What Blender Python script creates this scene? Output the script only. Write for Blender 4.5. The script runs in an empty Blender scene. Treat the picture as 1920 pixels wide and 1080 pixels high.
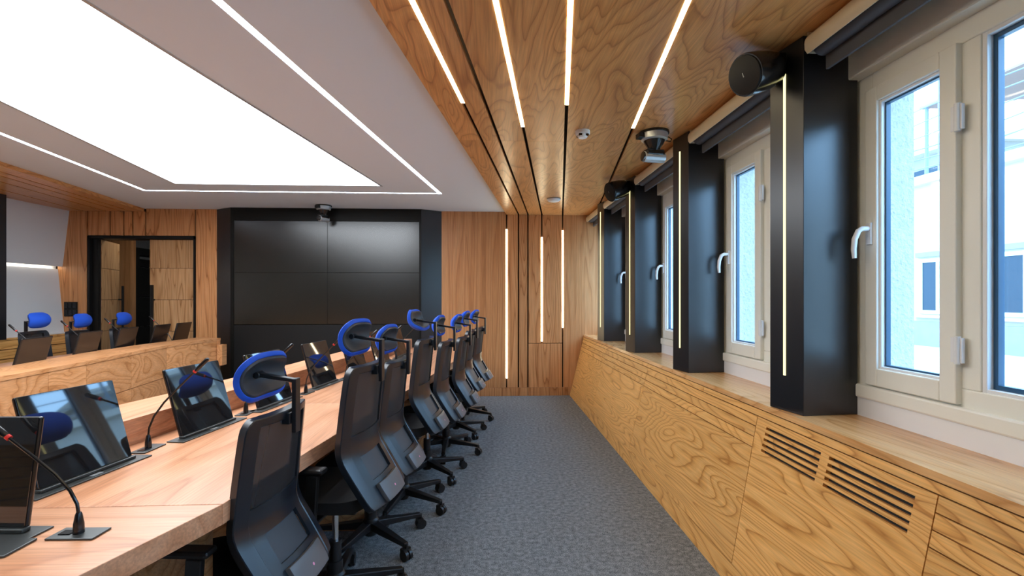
import bpy, bmesh, math, random
from mathutils import Vector, Matrix
random.seed(7)
C = bpy.context.scene.collection
SC = bpy.context.scene

# ---------------------------------------------------------------- camera, world, exposure
cam_data = bpy.data.cameras.new('camera')
cam = bpy.data.objects.new('camera', cam_data); C.objects.link(cam)
cam.location = (0, 0, 1.41)
cam.rotation_euler = (math.pi/2, 0, -math.atan(45/900))
cam_data.sensor_width = 36.0
cam_data.lens = 36.0*900/1920
cam_data.shift_y = 18/1920
cam_data.clip_start = 0.02
SC.camera = cam
world = bpy.data.worlds.new('world'); SC.world = world
world.use_nodes = True
bg = world.node_tree.nodes['Background']
bg.inputs[0].default_value = (0.36, 0.64, 1.0, 1)
bg.inputs[1].default_value = 3.2
SC.view_settings.view_transform = 'Standard'
SC.view_settings.look = 'None'
SC.view_settings.gamma = 1.0
SC.view_settings.use_curve_mapping = False
SC.view_settings.exposure = 1.9
SC.cycles.use_denoising = True
SC.cycles.max_bounces = 8
SC.cycles.diffuse_bounces = 5
SC.cycles.transparent_max_bounces = 16
SC.cycles.sample_clamp_indirect = 6.0
LIGHTBOX = 2.5          # radiance of the luminous ceiling
LED_COOL = 5.0
LED_WARM = 4.5

# ---------------------------------------------------------------- helpers
def link(o):
    C.objects.link(o); return o

def tag(o, label=None, cat=None, group=None, kind=None):
    if label: o['label'] = label
    if cat: o['category'] = cat
    if group: o['group'] = group
    if kind: o['kind'] = kind
    return o

def empty(name, loc=(0, 0, 0), rz=0.0, parent=None):
    o = bpy.data.objects.new(name, None)
    o.empty_display_size = 0.1
    o.location = loc; o.rotation_euler = (0, 0, rz)
    if parent: o.parent = parent
    return link(o)

class MB:
    def __init__(s): s.v = []; s.f = []
    def add(s, vs, fs):
        n = len(s.v); s.v += [tuple(v) for v in vs]; s.f += [tuple(i+n for i in f) for f in fs]; return s
    def box(s, x0, x1, y0, y1, z0, z1):
        vs = [(x0,y0,z0),(x1,y0,z0),(x1,y1,z0),(x0,y1,z0),(x0,y0,z1),(x1,y0,z1),(x1,y1,z1),(x0,y1,z1)]
        return s.add(vs, [(0,3,2,1),(4,5,6,7),(0,1,5,4),(1,2,6,5),(2,3,7,6),(3,0,4,7)])
    def hexa(s, b, t):           # two matching quads (counter-clockwise seen from the t side)
        return s.add(list(b)+list(t), [(0,3,2,1),(4,5,6,7),(0,1,5,4),(1,2,6,5),(2,3,7,6),(3,0,4,7)])
    def prism(s, poly, z0, z1):  # poly of (x, y), ccw
        n = len(poly)
        vs = [(x,y,z0) for x,y in poly]+[(x,y,z1) for x,y in poly]
        fs = [tuple(range(n-1,-1,-1)), tuple(range(n,2*n))]+[(i,(i+1)%n,n+(i+1)%n,n+i) for i in range(n)]
        return s.add(vs, fs)
    def tube(s, pts, r, seg=10, cap=True):
        pts = [Vector(p) for p in pts]; m = len(pts)
        rs = r if isinstance(r, (list, tuple)) else [r]*m
        rings = []; up = None
        for i, p in enumerate(pts):
            d = (pts[min(i+1,m-1)]-pts[max(i-1,0)]).normalized()
            if up is None:
                a = Vector((0,0,1)) if abs(d.z) < .9 else Vector((1,0,0))
                up = (a-d*a.dot(d)).normalized()
            else:
                up = (up-d*up.dot(d)).normalized()
            w = d.cross(up)
            rings.append([p+(up*math.cos(2*math.pi*k/seg)+w*math.sin(2*math.pi*k/seg))*rs[i] for k in range(seg)])
        vs = [q for ring in rings for q in ring]; fs = []
        for i in range(m-1):
            for k in range(seg):
                a = i*seg+k; b = i*seg+(k+1)%seg
                fs.append((a,b,b+seg,a+seg))
        if cap:
            fs.append(tuple(range(seg-1,-1,-1))); fs.append(tuple(range((m-1)*seg, m*seg)))
        return s.add(vs, fs)
    def bar(s, p, q, w, h):      # rectangular bar between two points; w sideways, h upright
        p = Vector(p); q = Vector(q); d = (q-p).normalized()
        a = Vector((0,0,1)) if abs(d.z) < .95 else Vector((0,1,0))
        sd = d.cross(a).normalized()*w/2; up = sd.cross(d).normalized()*h/2
        return s.hexa([p-sd-up, p+sd-up, p+sd+up, p-sd+up], [q-sd-up, q+sd-up, q+sd+up, q-sd+up])
    def lathe(s, prof, seg=24, M=None):   # prof of (r, z), closed at both ends if r = 0
        vs = []; fs = []
        for r, z in prof:
            for k in range(seg):
                a = 2*math.pi*k/seg; vs.append(Vector((r*math.cos(a), r*math.sin(a), z)))
        for i in range(len(prof)-1):
            for k in range(seg):
                a = i*seg+k; b = i*seg+(k+1)%seg
                fs.append((a,b,b+seg,a+seg))
        fs.append(tuple(range(seg-1,-1,-1))); n = (len(prof)-1)*seg; fs.append(tuple(range(n,n+seg)))
        if M: vs = [M@v for v in vs]
        return s.add(vs, fs)
    def sheet(s, P, cells, t0, t1, flip=True):   # P[i][j] grid of points, thickened t0 (back) .. t1 (front) along the grid normal
        ni, nj = len(P), len(P[0]); N = {}
        def nrm(i, j):
            a = P[min(i+1,ni-1)][j]-P[max(i-1,0)][j]; b = P[i][min(j+1,nj-1)]-P[i][max(j-1,0)]
            n = b.cross(a) if flip else a.cross(b)
            return n.normalized() if n.length > 1e-9 else Vector((0,1,0))
        idx = {}; vs = []; fs = []; cells = set(cells)
        def vid(i, j):
            if (i,j) not in idx:
                n = nrm(i,j); idx[(i,j)] = len(vs)
                vs.append(P[i][j]+n*t0); vs.append(P[i][j]+n*t1)
            return idx[(i,j)]
        for (i,j) in cells:
            q = [vid(i,j), vid(i+1,j), vid(i+1,j+1), vid(i,j+1)]
            fs.append(tuple(a+1 for a in q)); fs.append(tuple(reversed(q)))
            for (di,dj,e0,e1) in ((0,-1,0,1),(1,0,1,2),(0,1,2,3),(-1,0,3,0)):
                if (i+di,j+dj) not in cells:
                    a, b = q[e0], q[e1]; fs.append((a,b,b+1,a+1))
        return s.add(vs, fs)
    def build(s, name, mat, parent=None, bevel=0.0, smooth=False, weld=False, seg=2, loc=None, rot=None):
        me = bpy.data.meshes.new(name); me.from_pydata(s.v, [], s.f); me.update()
        bm = bmesh.new(); bm.from_mesh(me)
        if weld: bmesh.ops.remove_doubles(bm, verts=bm.verts, dist=1e-5)
        bmesh.ops.recalc_face_normals(bm, faces=bm.faces)
        if bevel:
            es = [e for e in bm.edges if len(e.link_faces) == 2 and e.calc_face_angle(0) > .6]
            bmesh.ops.bevel(bm, geom=es, offset=bevel, segments=seg, profile=.5, affect='EDGES', clamp_overlap=True)
        bm.to_mesh(me); bm.free()
        if smooth:
            for p in me.polygons: p.use_smooth = True
            try: me.set_sharp_from_angle(angle=math.radians(38))
            except Exception: pass
        me.materials.append(mat)
        o = bpy.data.objects.new(name, me)
        if loc: o.location = loc
        if rot: o.rotation_euler = rot
        if parent: o.parent = parent
        return link(o)

def copy_tree(o, parent=None):
    c = o.copy(); C.objects.link(c)
    if parent is not None: c.parent = parent
    for ch in list(o.children): copy_tree(ch, c)
    return c

# ---------------------------------------------------------------- materials
def nt(m): m.use_nodes = True; return m.node_tree
def mat(name, col, rough=.5, metal=0.0, spec=.5, emit=None, estr=0.0, bump=None, var=0.0, coat=0.0):
    m = bpy.data.materials.new(name); t = nt(m); b = t.nodes['Principled BSDF']
    b.inputs['Base Color'].default_value = (*col, 1); b.inputs['Roughness'].default_value = rough
    b.inputs['Metallic'].default_value = metal; b.inputs['Specular IOR Level'].default_value = spec
    if coat: b.inputs['Coat Weight'].default_value = coat; b.inputs['Coat Roughness'].default_value = .08
    if emit: b.inputs['Emission Color'].default_value = (*emit, 1); b.inputs['Emission Strength'].default_value = estr
    if bump or var:
        tc = t.nodes.new('ShaderNodeTexCoord'); n = t.nodes.new('ShaderNodeTexNoise')
        n.inputs['Scale'].default_value = bump[0] if bump else 6; n.inputs['Detail'].default_value = 3
        t.links.new(tc.outputs['Object'], n.inputs['Vector'])
        if bump:
            bp = t.nodes.new('ShaderNodeBump'); bp.inputs['Strength'].default_value = bump[1]; bp.inputs['Distance'].default_value = bump[2]
            t.links.new(n.outputs['Fac'], bp.inputs['Height']); t.links.new(bp.outputs['Normal'], b.inputs['Normal'])
        if var:
            mr = t.nodes.new('ShaderNodeMix'); mr.data_type = 'RGBA'
            mr.inputs[6].default_value = (*[c*(1-var) for c in col], 1); mr.inputs[7].default_value = (*[min(1, c*(1+var)) for c in col], 1)
            t.links.new(n.outputs['Fac'], mr.inputs[0]); t.links.new(mr.outputs[2], b.inputs['Base Color'])
    return m

def emis(name, col, s):
    m = bpy.data.materials.new(name); t = nt(m)
    for n in list(t.nodes): t.nodes.remove(n)
    e = t.nodes.new('ShaderNodeEmission'); o = t.nodes.new('ShaderNodeOutputMaterial')
    e.inputs[0].default_value = (*col, 1); e.inputs[1].default_value = s
    t.links.new(e.outputs[0], o.inputs[0]); return m

def wood(name, axis, dark, mid, light, sc=2.6, rings=20.0, rough=.38, stretch=.10, contrast=1.0, spec=.4):
    """veneer: contour rings of a noise field stretched along the grain axis, plus fine fibres"""
    m = bpy.data.materials.new(name); t = nt(m); b = t.nodes['Principled BSDF']; L = t.links.new
    tc = t.nodes.new('ShaderNodeTexCoord'); oi = t.nodes.new('ShaderNodeObjectInfo')
    mul = t.nodes.new('ShaderNodeMath'); mul.operation = 'MULTIPLY'; mul.inputs[1].default_value = 61.7
    L(oi.outputs['Random'], mul.inputs[0])
    add = t.nodes.new('ShaderNodeVectorMath'); add.operation = 'ADD'
    L(tc.outputs['Object'], add.inputs[0]); L(mul.outputs[0], add.inputs[1])
    mp = t.nodes.new('ShaderNodeMapping'); s = [1, 1, 1]; s['xyz'.index(axis)] = stretch
    mp.inputs['Scale'].default_value = s; L(add.outputs[0], mp.inputs[0])
    n1 = t.nodes.new('ShaderNodeTexNoise'); n1.inputs['Scale'].default_value = sc; n1.inputs['Detail'].default_value = 2.2
    n1.inputs['Roughness'].default_value = .42; n1.inputs['Distortion'].default_value = .35; L(mp.outputs[0], n1.inputs['Vector'])
    k = t.nodes.new('ShaderNodeMath'); k.operation = 'MULTIPLY'; k.inputs[1].default_value = rings; L(n1.outputs['Fac'], k.inputs[0])
    fr = t.nodes.new('ShaderNodeMath'); fr.operation = 'FRACT'; L(k.outputs[0], fr.inputs[0])
    ramp = t.nodes.new('ShaderNodeValToRGB'); e = ramp.color_ramp.elements
    lerp = lambda a, c, f: tuple(x+(y-x)*f for x, y in zip(a, c))
    e[0].position = 0; e[0].color = (*lerp(mid, dark, contrast*.9), 1); e[1].position = 1; e[1].color = (*lerp(mid, dark, contrast), 1)
    for p, c in ((.06, lerp(mid, dark, .42*contrast)), (.20, mid), (.60, light), (.93, lerp(mid, light, .2))):
        q = e.new(p); q.color = (*c, 1)
    L(fr.outputs[0], ramp.inputs[0])
    mp2 = t.nodes.new('ShaderNodeMapping'); s = [90, 90, 90]; s['xyz'.index(axis)] = 2.5
    mp2.inputs['Scale'].default_value = s; L(add.outputs[0], mp2.inputs[0])
    n2 = t.nodes.new('ShaderNodeTexNoise'); n2.inputs['Scale'].default_value = 1.6; n2.inputs['Detail'].default_value = 3; L(mp2.outputs[0], n2.inputs['Vector'])
    r2 = t.nodes.new('ShaderNodeMapRange'); r2.inputs[1].default_value = .3; r2.inputs[2].default_value = .7
    r2.inputs[3].default_value = .80; r2.inputs[4].default_value = 1.10; L(n2.outputs['Fac'], r2.inputs[0])
    r3 = t.nodes.new('ShaderNodeMapRange'); r3.inputs[3].default_value = .93; r3.inputs[4].default_value = 1.07; L(oi.outputs['Random'], r3.inputs[0])
    mm = t.nodes.new('ShaderNodeMath'); mm.operation = 'MULTIPLY'; L(r2.outputs[0], mm.inputs[0]); L(r3.outputs[0], mm.inputs[1])
    vm = t.nodes.new('ShaderNodeVectorMath'); vm.operation = 'SCALE'; L(ramp.outputs[0], vm.inputs[0]); L(mm.outputs[0], vm.inputs['Scale'])
    L(vm.outputs[0], b.inputs['Base Color'])
    bp = t.nodes.new('ShaderNodeBump'); bp.inputs['Strength'].default_value = .12; bp.inputs['Distance'].default_value = .002
    L(n2.outputs['Fac'], bp.inputs['Height']); L(bp.outputs['Normal'], b.inputs['Normal'])
    b.inputs['Roughness'].default_value = rough; b.inputs['Specular IOR Level'].default_value = spec
    return m

W_WALL = ((.34,.125,.038), (.58,.255,.095), (.64,.31,.13))
W_CEIL = ((.36,.130,.034), (.65,.300,.098), (.72,.36,.13))
W_GOLD = ((.42,.165,.032), (.74,.375,.108), (.80,.44,.15))
W_TABLE = ((.38,.14,.06), (.62,.295,.155), (.68,.35,.20))
wall_wood = wood('wall_veneer', 'z', *W_WALL, sc=3.2, rings=22, stretch=.07)
wall_wood_soft = wood('wall_veneer_plain', 'z', *W_WALL, sc=4.5, rings=12, stretch=.03, contrast=.5)
ceil_wood = wood('ceiling_veneer', 'y', *W_CEIL, sc=3.0, rings=22, stretch=.22, rough=.28, contrast=.75)
gold_wood = wood('radiator_veneer', 'y', *W_GOLD, sc=3.0, rings=34, stretch=.15, rough=.4, contrast=.9)
table_wood = wood('table_veneer', 'y', *W_TABLE, sc=3.2, rings=10, stretch=.12, rough=.3, contrast=.45)
table_wood_x = wood('table_veneer_across', 'x', *W_TABLE, sc=3.2, rings=10, stretch=.12, rough=.3, contrast=.45)
front_wood = wood('table_front_veneer', 'y', *((.33,.12,.035),(.56,.255,.10),(.63,.31,.14)), sc=2.8, rings=18, stretch=.35, contrast=.8)
door_wood = wood('door_veneer', 'z', (.30,.13,.04), (.54,.29,.12), (.62,.36,.17), sc=4.0, rings=16, stretch=.10)
dark_gap = mat('dark_joint', (.035,.016,.008), .8)
white_paint = mat('white_ceiling_paint', (.68,.74,.80), .85)
left_white = mat('white_wall_panel', (.72,.74,.76), .7)
cream = mat('cream_paint', (.84,.79,.67), .5, bump=(40,.05,.002))
pvc = mat('white_window_plastic', (.88,.87,.80), .35)
handle_white = mat('white_handle_plastic', (.85,.86,.88), .25)
blk = mat('black_satin_metal', (.007,.008,.011), .32, spec=.8)
blk_frame = mat('black_video_wall_frame', (.005,.005,.004), .45, spec=.22)
blk_flat = mat('black_matt_paint', (.007,.007,.007), .5, spec=.3)
screen_blk = mat('display_glass', (.006,.006,.004), .24, spec=.9)
glass_blk = mat('black_glossy_glass', (.012,.013,.015), .03, spec=1.0)
bezel = mat('black_bezel', (.010,.010,.011), .22)
graphite = mat('graphite_metal', (.075,.08,.078), .38, metal=.6)
plastic = mat('black_chair_plastic', (.011,.015,.022), .28, spec=.55, bump=(220,.08,.001))
plastic_dark = mat('black_base_plastic', (.010,.010,.011), .38)
shell_grey = mat('grey_headrest_shell', (.040,.045,.055), .45)
plate_grey = mat('grey_badge_plate', (.11,.115,.125), .36)
fabric_blk = mat('black_seat_fabric', (.005,.005,.006), .9, bump=(300,.3,.002))
blue = mat('blue_headrest_fabric', (.006,.085,.62), .75, bump=(400,.35,.001))
chrome = mat('chrome', (.75,.77,.8), .15, metal=1)
silver = mat('silver_plastic', (.50,.52,.54), .35, metal=.5)
red = mat('red_ring', (.55,.02,.015), .4, emit=(.8,.03,.02), estr=.03)
pink = mat('pink_badge', (.85,.35,.55), .4)
blind_grey = mat('grey_blind_fabric', (.10,.10,.11), .85)
blind_cream = mat('cream_blind_cassette', (.72,.60,.42), .35)
white_dev = mat('white_device_plastic', (.82,.83,.84), .4)
plaster = mat('rough_plaster', (.44,.43,.41), .95, bump=(60,.8,.012), var=.25)
facade = mat('white_facade', (.56,.50,.43), .95, bump=(30,.3,.005))
facade_grey = mat('grey_render', (.27,.27,.26), .95, var=.1)
facade_beige = mat('beige_concrete', (.34,.31,.27), .95)
ext_glass = mat('window_glass_dark', (.022,.04,.058), .2, spec=.25)
rust = mat('rusty_sheet', (.28,.18,.15), .6)
cable_grey = mat('cable_grey', (.20,.24,.28), .6)
gasket = mat('blue_black_gasket', (.03,.09,.17), .3)
light_cool = emis('cool_led', (.80,.88,1.0), LED_COOL)
light_warm = emis('warm_led', (1.0,.86,.56), LED_WARM)
light_yellow = emis('yellow_led', (1.0,.90,.40), .55)
light_cove = emis('cove_led', (1.0,.86,.68), 2.2)
light_box = emis('luminous_ceiling', (.88,.94,1.0), LIGHTBOX)

def make_carpet():
    m = bpy.data.materials.new('blue_grey_carpet'); t = nt(m); b = t.nodes['Principled BSDF']; L = t.links.new
    tc = t.nodes.new('ShaderNodeTexCoord')
    n = t.nodes.new('ShaderNodeTexNoise'); n.inputs['Scale'].default_value = 210; n.inputs['Detail'].default_value = 2; L(tc.outputs['Object'], n.inputs['Vector'])
    n2 = t.nodes.new('ShaderNodeTexNoise'); n2.inputs['Scale'].default_value = 38; n2.inputs['Detail'].default_value = 4; L(tc.outputs['Object'], n2.inputs['Vector'])
    mx = t.nodes.new('ShaderNodeMath'); mx.operation = 'MULTIPLY_ADD'; mx.inputs[1].default_value = .65; L(n.outputs['Fac'], mx.inputs[0])
    m2 = t.nodes.new('ShaderNodeMath'); m2.operation = 'MULTIPLY'; m2.inputs[1].default_value = .35; L(n2.outputs['Fac'], m2.inputs[0]); L(m2.outputs[0], mx.inputs[2])
    r = t.nodes.new('ShaderNodeValToRGB'); e = r.color_ramp.elements
    e[0].position = .36; e[0].color = (.060,.064,.068,1); e[1].position = .66; e[1].color = (.36,.37,.37,1)
    q = e.new(.5); q.color = (.185,.192,.198,1)
    L(mx.outputs[0], r.inputs[0]); L(r.outputs[0], b.inputs['Base Color']); b.inputs['Roughness'].default_value = .95
    b.inputs['Specular IOR Level'].default_value = .1
    bp = t.nodes.new('ShaderNodeBump'); bp.inputs['Strength'].default_value = .5; bp.inputs['Distance'].default_value = .004
    L(mx.outputs[0], bp.inputs['Height']); L(bp.outputs['Normal'], b.inputs['Normal']); return m
carpet = make_carpet()

def make_glass():
    m = bpy.data.materials.new('window_glass'); t = nt(m)
    for n in list(t.nodes): t.nodes.remove(n)
    o = t.nodes.new('ShaderNodeOutputMaterial'); mx = t.nodes.new('ShaderNodeMixShader')
    tr = t.nodes.new('ShaderNodeBsdfTransparent'); gl = t.nodes.new('ShaderNodeBsdfGlossy'); fr = t.nodes.new('ShaderNodeLayerWeight'); pw = t.nodes.new('ShaderNodeMath'); ml = t.nodes.new('ShaderNodeMath')
    tr.inputs[0].default_value = (.93,.97,.99,1); gl.inputs['Roughness'].default_value = .02; fr.inputs[0].default_value = .5
    pw.operation = 'POWER'; pw.inputs[1].default_value = 5; ml.operation = 'MULTIPLY_ADD'; ml.inputs[1].default_value = .7; ml.inputs[2].default_value = .03
    t.links.new(fr.outputs['Facing'], pw.inputs[0]); t.links.new(pw.outputs[0], ml.inputs[0]); t.links.new(ml.outputs[0], mx.inputs[0]); t.links.new(tr.outputs[0], mx.inputs[1]); t.links.new(gl.outputs[0], mx.inputs[2])
    t.links.new(mx.outputs[0], o.inputs[0]); return m
glass = make_glass()

def make_mesh_cloth():
    m = bpy.data.materials.new('black_back_mesh'); t = nt(m); b = t.nodes['Principled BSDF']
    o = t.nodes['Material Output']; mx = t.nodes.new('ShaderNodeMixShader'); tr = t.nodes.new('ShaderNodeBsdfTransparent')
    b.inputs['Base Color'].default_value = (.014,.015,.018,1); b.inputs['Roughness'].default_value = .6
    mx.inputs[0].default_value = .84
    t.links.new(tr.outputs[0], mx.inputs[1]); t.links.new(b.outputs[0], mx.inputs[2]); t.links.new(mx.outputs[0], o.inputs[0]); return m
mesh_cloth = make_mesh_cloth()

# ---------------------------------------------------------------- room constants (metres; y runs to the screen wall)
YB, YF = 6.88, -3.0
XR, XL = 1.72, -5.85
ZW, ZC = 2.60, 2.64
SL = 0.15                                  # splay of the ceiling lines
XC = -2.24
def sl_r(xb, y): return xb+SL*(y-YB)
def sl_l(xb, y): return xb-SL*(y-YB)
EDGE_R, EDGE_L = .265, 2*XC-.265
SLOTS = [.437, .574, .774, 1.076, 1.55]
def mir(x): return 2*XC-x

# floor
tag(MB().box(-7.2, 2.0, YF-.2, 10.4, -.1, 0).build('floor', carpet), kind='structure')

# ---------------------------------------------------------------- ceiling
ceiling = tag(empty('ceiling', (0, 0, ZW)), kind='structure')
def in_ceiling(o):
    o.parent = ceiling; o.matrix_parent_inverse = Matrix.Translation((0, 0, -ZW)); return o
in_ceiling(MB().box(-6.6, 2.0, YF-.2, YB+.3, ZC+.06, ZC+.16).build('slab', dark_gap))
def quad_ring(outer, inner, z0, z1, mb):
    for i in range(4):
        a, b, c, d = outer[i], outer[(i+1)%4], inner[(i+1)%4], inner[i]
        mb.prism([a, b, c, d], z0, z1)
def trap(rb, lb, y0, y1): return [(sl_l(lb,y0),y0), (sl_r(rb,y0),y0), (sl_r(rb,y1),y1), (sl_l(lb,y1),y1)]
LB_R, LB_L, LED_R, LED_L = -.935, -3.615, -.372, -4.135
outer = trap(EDGE_R, EDGE_L, YF, YB+.15)
led_o = trap(LED_R, LED_L, .00, 5.735); led_i = trap(LED_R-.042, LED_L+.042, .042, 5.693)
box_o = trap(LB_R, LB_L, .40, 5.365); box_i = trap(LB_R-.02, LB_L+.02, .42, 5.345)
m = MB(); quad_ring(outer, led_o, ZC, ZC+.03, m); quad_ring(led_i, box_o, ZC, ZC+.03, m)
in_ceiling(m.build('plasterboard', white_paint))
lb = tag(empty('luminous_ceiling_panel', (XC, 2.9, ZC)), 'large white glowing stretched ceiling panel above the horseshoe table', 'ceiling light')
def put(o, p):
    """parent keeping world coordinates"""
    o.parent = p; o.matrix_parent_inverse = Matrix.Translation(p.location).inverted() if p.rotation_euler.z == 0 else p.matrix_basis.inverted(); return o
m = MB(); quad_ring(box_o, box_i, ZC-.004, ZC+.03, m); put(m.build('frame', silver), lb)
put(MB().prism(box_i, ZC+.012, ZC+.03).build('diffuser', light_box), lb)
lo = tag(empty('ceiling_light_line', (XC, 5.7, ZC)), 'cool white light line set in the plasterboard around the luminous panel', 'ceiling light')
for i in range(4):
    a, b, c, d = led_o[i], led_o[(i+1)%4], led_i[(i+1)%4], led_i[i]
    put(MB().prism([a, b, c, d], ZC+.008, ZC+.03).build('diffuser', light_cool), lo)

# timber boards on both sides
G = .011
YSEG = [(YF, .70), (.70, 3.642), (3.642, 5.615), (5.615, YB)]
bounds = [EDGE_R]+SLOTS
def board(x0b, x1b, y0, y1, mirror, g0, g1):
    f = (lambda xb, y: mir(sl_r(xb, y))) if mirror else sl_r
    pts = [(f(x0b, y0)+(-g0 if mirror else g0), y0+.001), (f(x1b, y0)+(g1 if mirror else -g1), y0+.001),
           (f(x1b, y1)+(g1 if mirror else -g1), y1-.001), (f(x0b, y1)+(-g0 if mirror else g0), y1-.001)]
    if mirror: pts = pts[::-1]
    return MB().prism(pts, ZW, ZW+.022)
for mirror in (False, True):
    for (y0, y1) in YSEG:
        for i in range(5):
            in_ceiling(board(bounds[i], bounds[i+1], y0, y1, mirror, 0 if i == 0 else G, G).build('timber_board', ceil_wood))
        # board between the last slot and the wall
        xa0, xa1 = sl_r(1.55, y0)+G, sl_r(1.55, y1)+G
        pts = [(xa0, y0+.001), (XR+.02, y0+.001), (XR+.02, y1-.001), (max(xa1, xa0), y1-.001)]
        if mirror: pts = [(mir(x), y) for x, y in pts][::-1]
        in_ceiling(MB().prism(pts, ZW, ZW+.022).build('timber_board', ceil_wood))
    fa = MB(); f = (lambda xb, y: mir(sl_r(xb, y))) if mirror else sl_r
    w = -.018 if mirror else .018
    pts = [(f(EDGE_R, YF), YF), (f(EDGE_R, YF)+w, YF), (f(EDGE_R, YB)+w, YB), (f(EDGE_R, YB), YB)]
    if mirror: pts = pts[::-1]
    in_ceiling(fa.prism(pts, ZW+.0005, ZC+.03).build('timber_fascia', ceil_wood))

# ceiling light lines in the timber
def line_light(xb, y0, y1, label):
    t = tag(empty('linear_light', (sl_r(xb, (y0+y1)/2), (y0+y1)/2, ZW)), label, 'ceiling light', 'light lines in the timber ceiling')
    w = .0115
    put(MB().prism([(sl_r(xb,y0)-w,y0),(sl_r(xb,y0)+w,y0),(sl_r(xb,y1)+w,y1),(sl_r(xb,y1)-w,y1)], ZW-.002, ZW+.016).build('diffuser', light_warm), t)
line_light(SLOTS[0], -.6, 2.944, 'warm ceiling light line nearest the white plasterboard, in the timber ceiling')
line_light(SLOTS[2], -.2, 3.335, 'long warm ceiling light line second from the white plasterboard')
line_light(SLOTS[3], -.6, 2.94, 'warm ceiling light line ending short of the smoke detector')
line_light(SLOTS[4], -.2, 3.32, 'warm ceiling light line running towards the ceiling camera by the windows')

# ---------------------------------------------------------------- screen wall
wall_back = tag(empty('wall_back', (0, YB, 0)), kind='structure')
def wb(o): return put(o, wall_back)
m = MB(); m.box(-.66, 2.0, YB+.022, YB+.2, 0, ZC+.1); m.box(-7.3, -5.49, YB+.022, YB+.2, 0, ZC+.1)
m.box(-5.49, -4.06, YB+.022, YB+.2, 2.262, ZC+.1); m.box(-4.06, -.66, YB+.022, YB+.2, 0, ZC+.1)
wb(m.build('backing', dark_gap))
g = .010
def wpanel(x0, x1, z0, z1, mt=wall_wood, name='timber_panel', gl=g, gr=g, gb=0.0, gt=0.0):
    return wb(MB().box(x0+gl, x1-gr, YB, YB+.021, z0+gb, z1-gt).build(name, mt))
BB = .117
wpanel(-.66, .267, BB, ZC, wall_wood_soft, gl=0, gb=.002)
wpanel(.267, .437, BB, ZW, gb=.002); wpanel(.437, .574, BB, ZW, gb=.002)
wpanel(.574, .774, .758, ZW); wpanel(.774, 1.076, .758, ZW)
wpanel(.574, 1.076, BB, .750, gb=.002)
wpanel(1.076, 1.74, BB, ZW, wall_wood_soft, gr=0, gb=.002)
for a, b in ((-.66, .574), (.574, 1.076), (1.076, 1.30)):
    wb(MB().box(a+.003, b-.003, YB-.004, YB+.02, 0, BB).build('skirting', wall_wood))
# over and beside the door
zb = [-5.50, -5.20, -5.02, -4.90, -4.73]
wpanel(-5.90, -5.50, 0, ZW, gr=.008)
for a, b in zip(zb[:-1], zb[1:]): wpanel(a, b, 2.268, ZW)
wpanel(-4.73, -4.062, 2.268, ZC); wpanel(-4.062, -3.77, 0, ZC, gr=0)

# wall light lines
def wall_line(x, z0, z1, label):
    t = tag(empty('linear_light', (x, YB, z0)), label, 'wall light', 'light lines in the timber wall')
    put(MB().box(x-.0125, x+.0125, YB-.003, YB+.018, z0, z1).build('diffuser', light_warm), t)
wall_line(.267, .255, 2.389, 'tall warm wall light line nearest the video wall')
wall_line(.774, .780, 2.278, 'shorter middle warm wall light line above the low timber panel')
wall_line(1.076, .979, 2.380, 'warm wall light line nearest the windows')

# ---------------------------------------------------------------- other walls
m = MB().box(-6.6, 2.0, YF-.2, YF, 0, ZC+.1); tag(m.build('wall_front', blk_frame), kind='structure')

# left wall: leaning white panels, cove light, timber plinth with grooves
wl = tag(empty('wall_left', (XL, 2, 0)), kind='structure')
def lp(prof, y0, y1, name, mt):
    n = len(prof)
    vs = [(x, y0, z) for x, z in prof]+[(x, y1, z) for x, z in prof]
    fs = [tuple(range(n)), tuple(range(2*n-1, n-1, -1))]+[(i, n+i, n+(i+1)%n, (i+1)%n) for i in range(n)]
    return put(MB().add(vs, fs).build(name, mt), wl)
lp([(-6.6,0),(-5.93,0),(-5.93,ZC+.1),(-6.6,ZC+.1)], YF, YB+.02, 'backing', left_white)
lp([(-5.735,ZW),(-5.825,1.835),(-5.845,1.835),(-5.93,1.90),(-5.93,ZW)], YF, YB, 'upper_panel', left_white)
lp([(-5.885,1.80),(-5.93,1.80),(-5.93,.90),(-5.80,.90)], YF, YB, 'lower_panel', left_white)
lp([(-5.735,.922),(-5.93,.922),(-5.93,.90),(-5.735,.90)], YF, YB, 'ledge', gold_wood)
for k in range(8):
    z1 = .895-.11*k; z0 = z1-.100 if k < 7 else 0.0
    xx = lambda z: -5.58-.165*z/.9
    lp([(xx(z1),z1),(-5.93,z1),(-5.93,z0),(xx(z0),z0)], YF, YB, 'timber_plank', gold_wood)
cv = tag(empty('cove_light', (-5.88, 2, 1.85)), 'warm cove light under the leaning white wall panels', 'wall light')
put(MB().box(-5.905, -5.87, YF+.1, YB-.05, 1.845, 1.862).build('diffuser', light_cove), cv)

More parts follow.
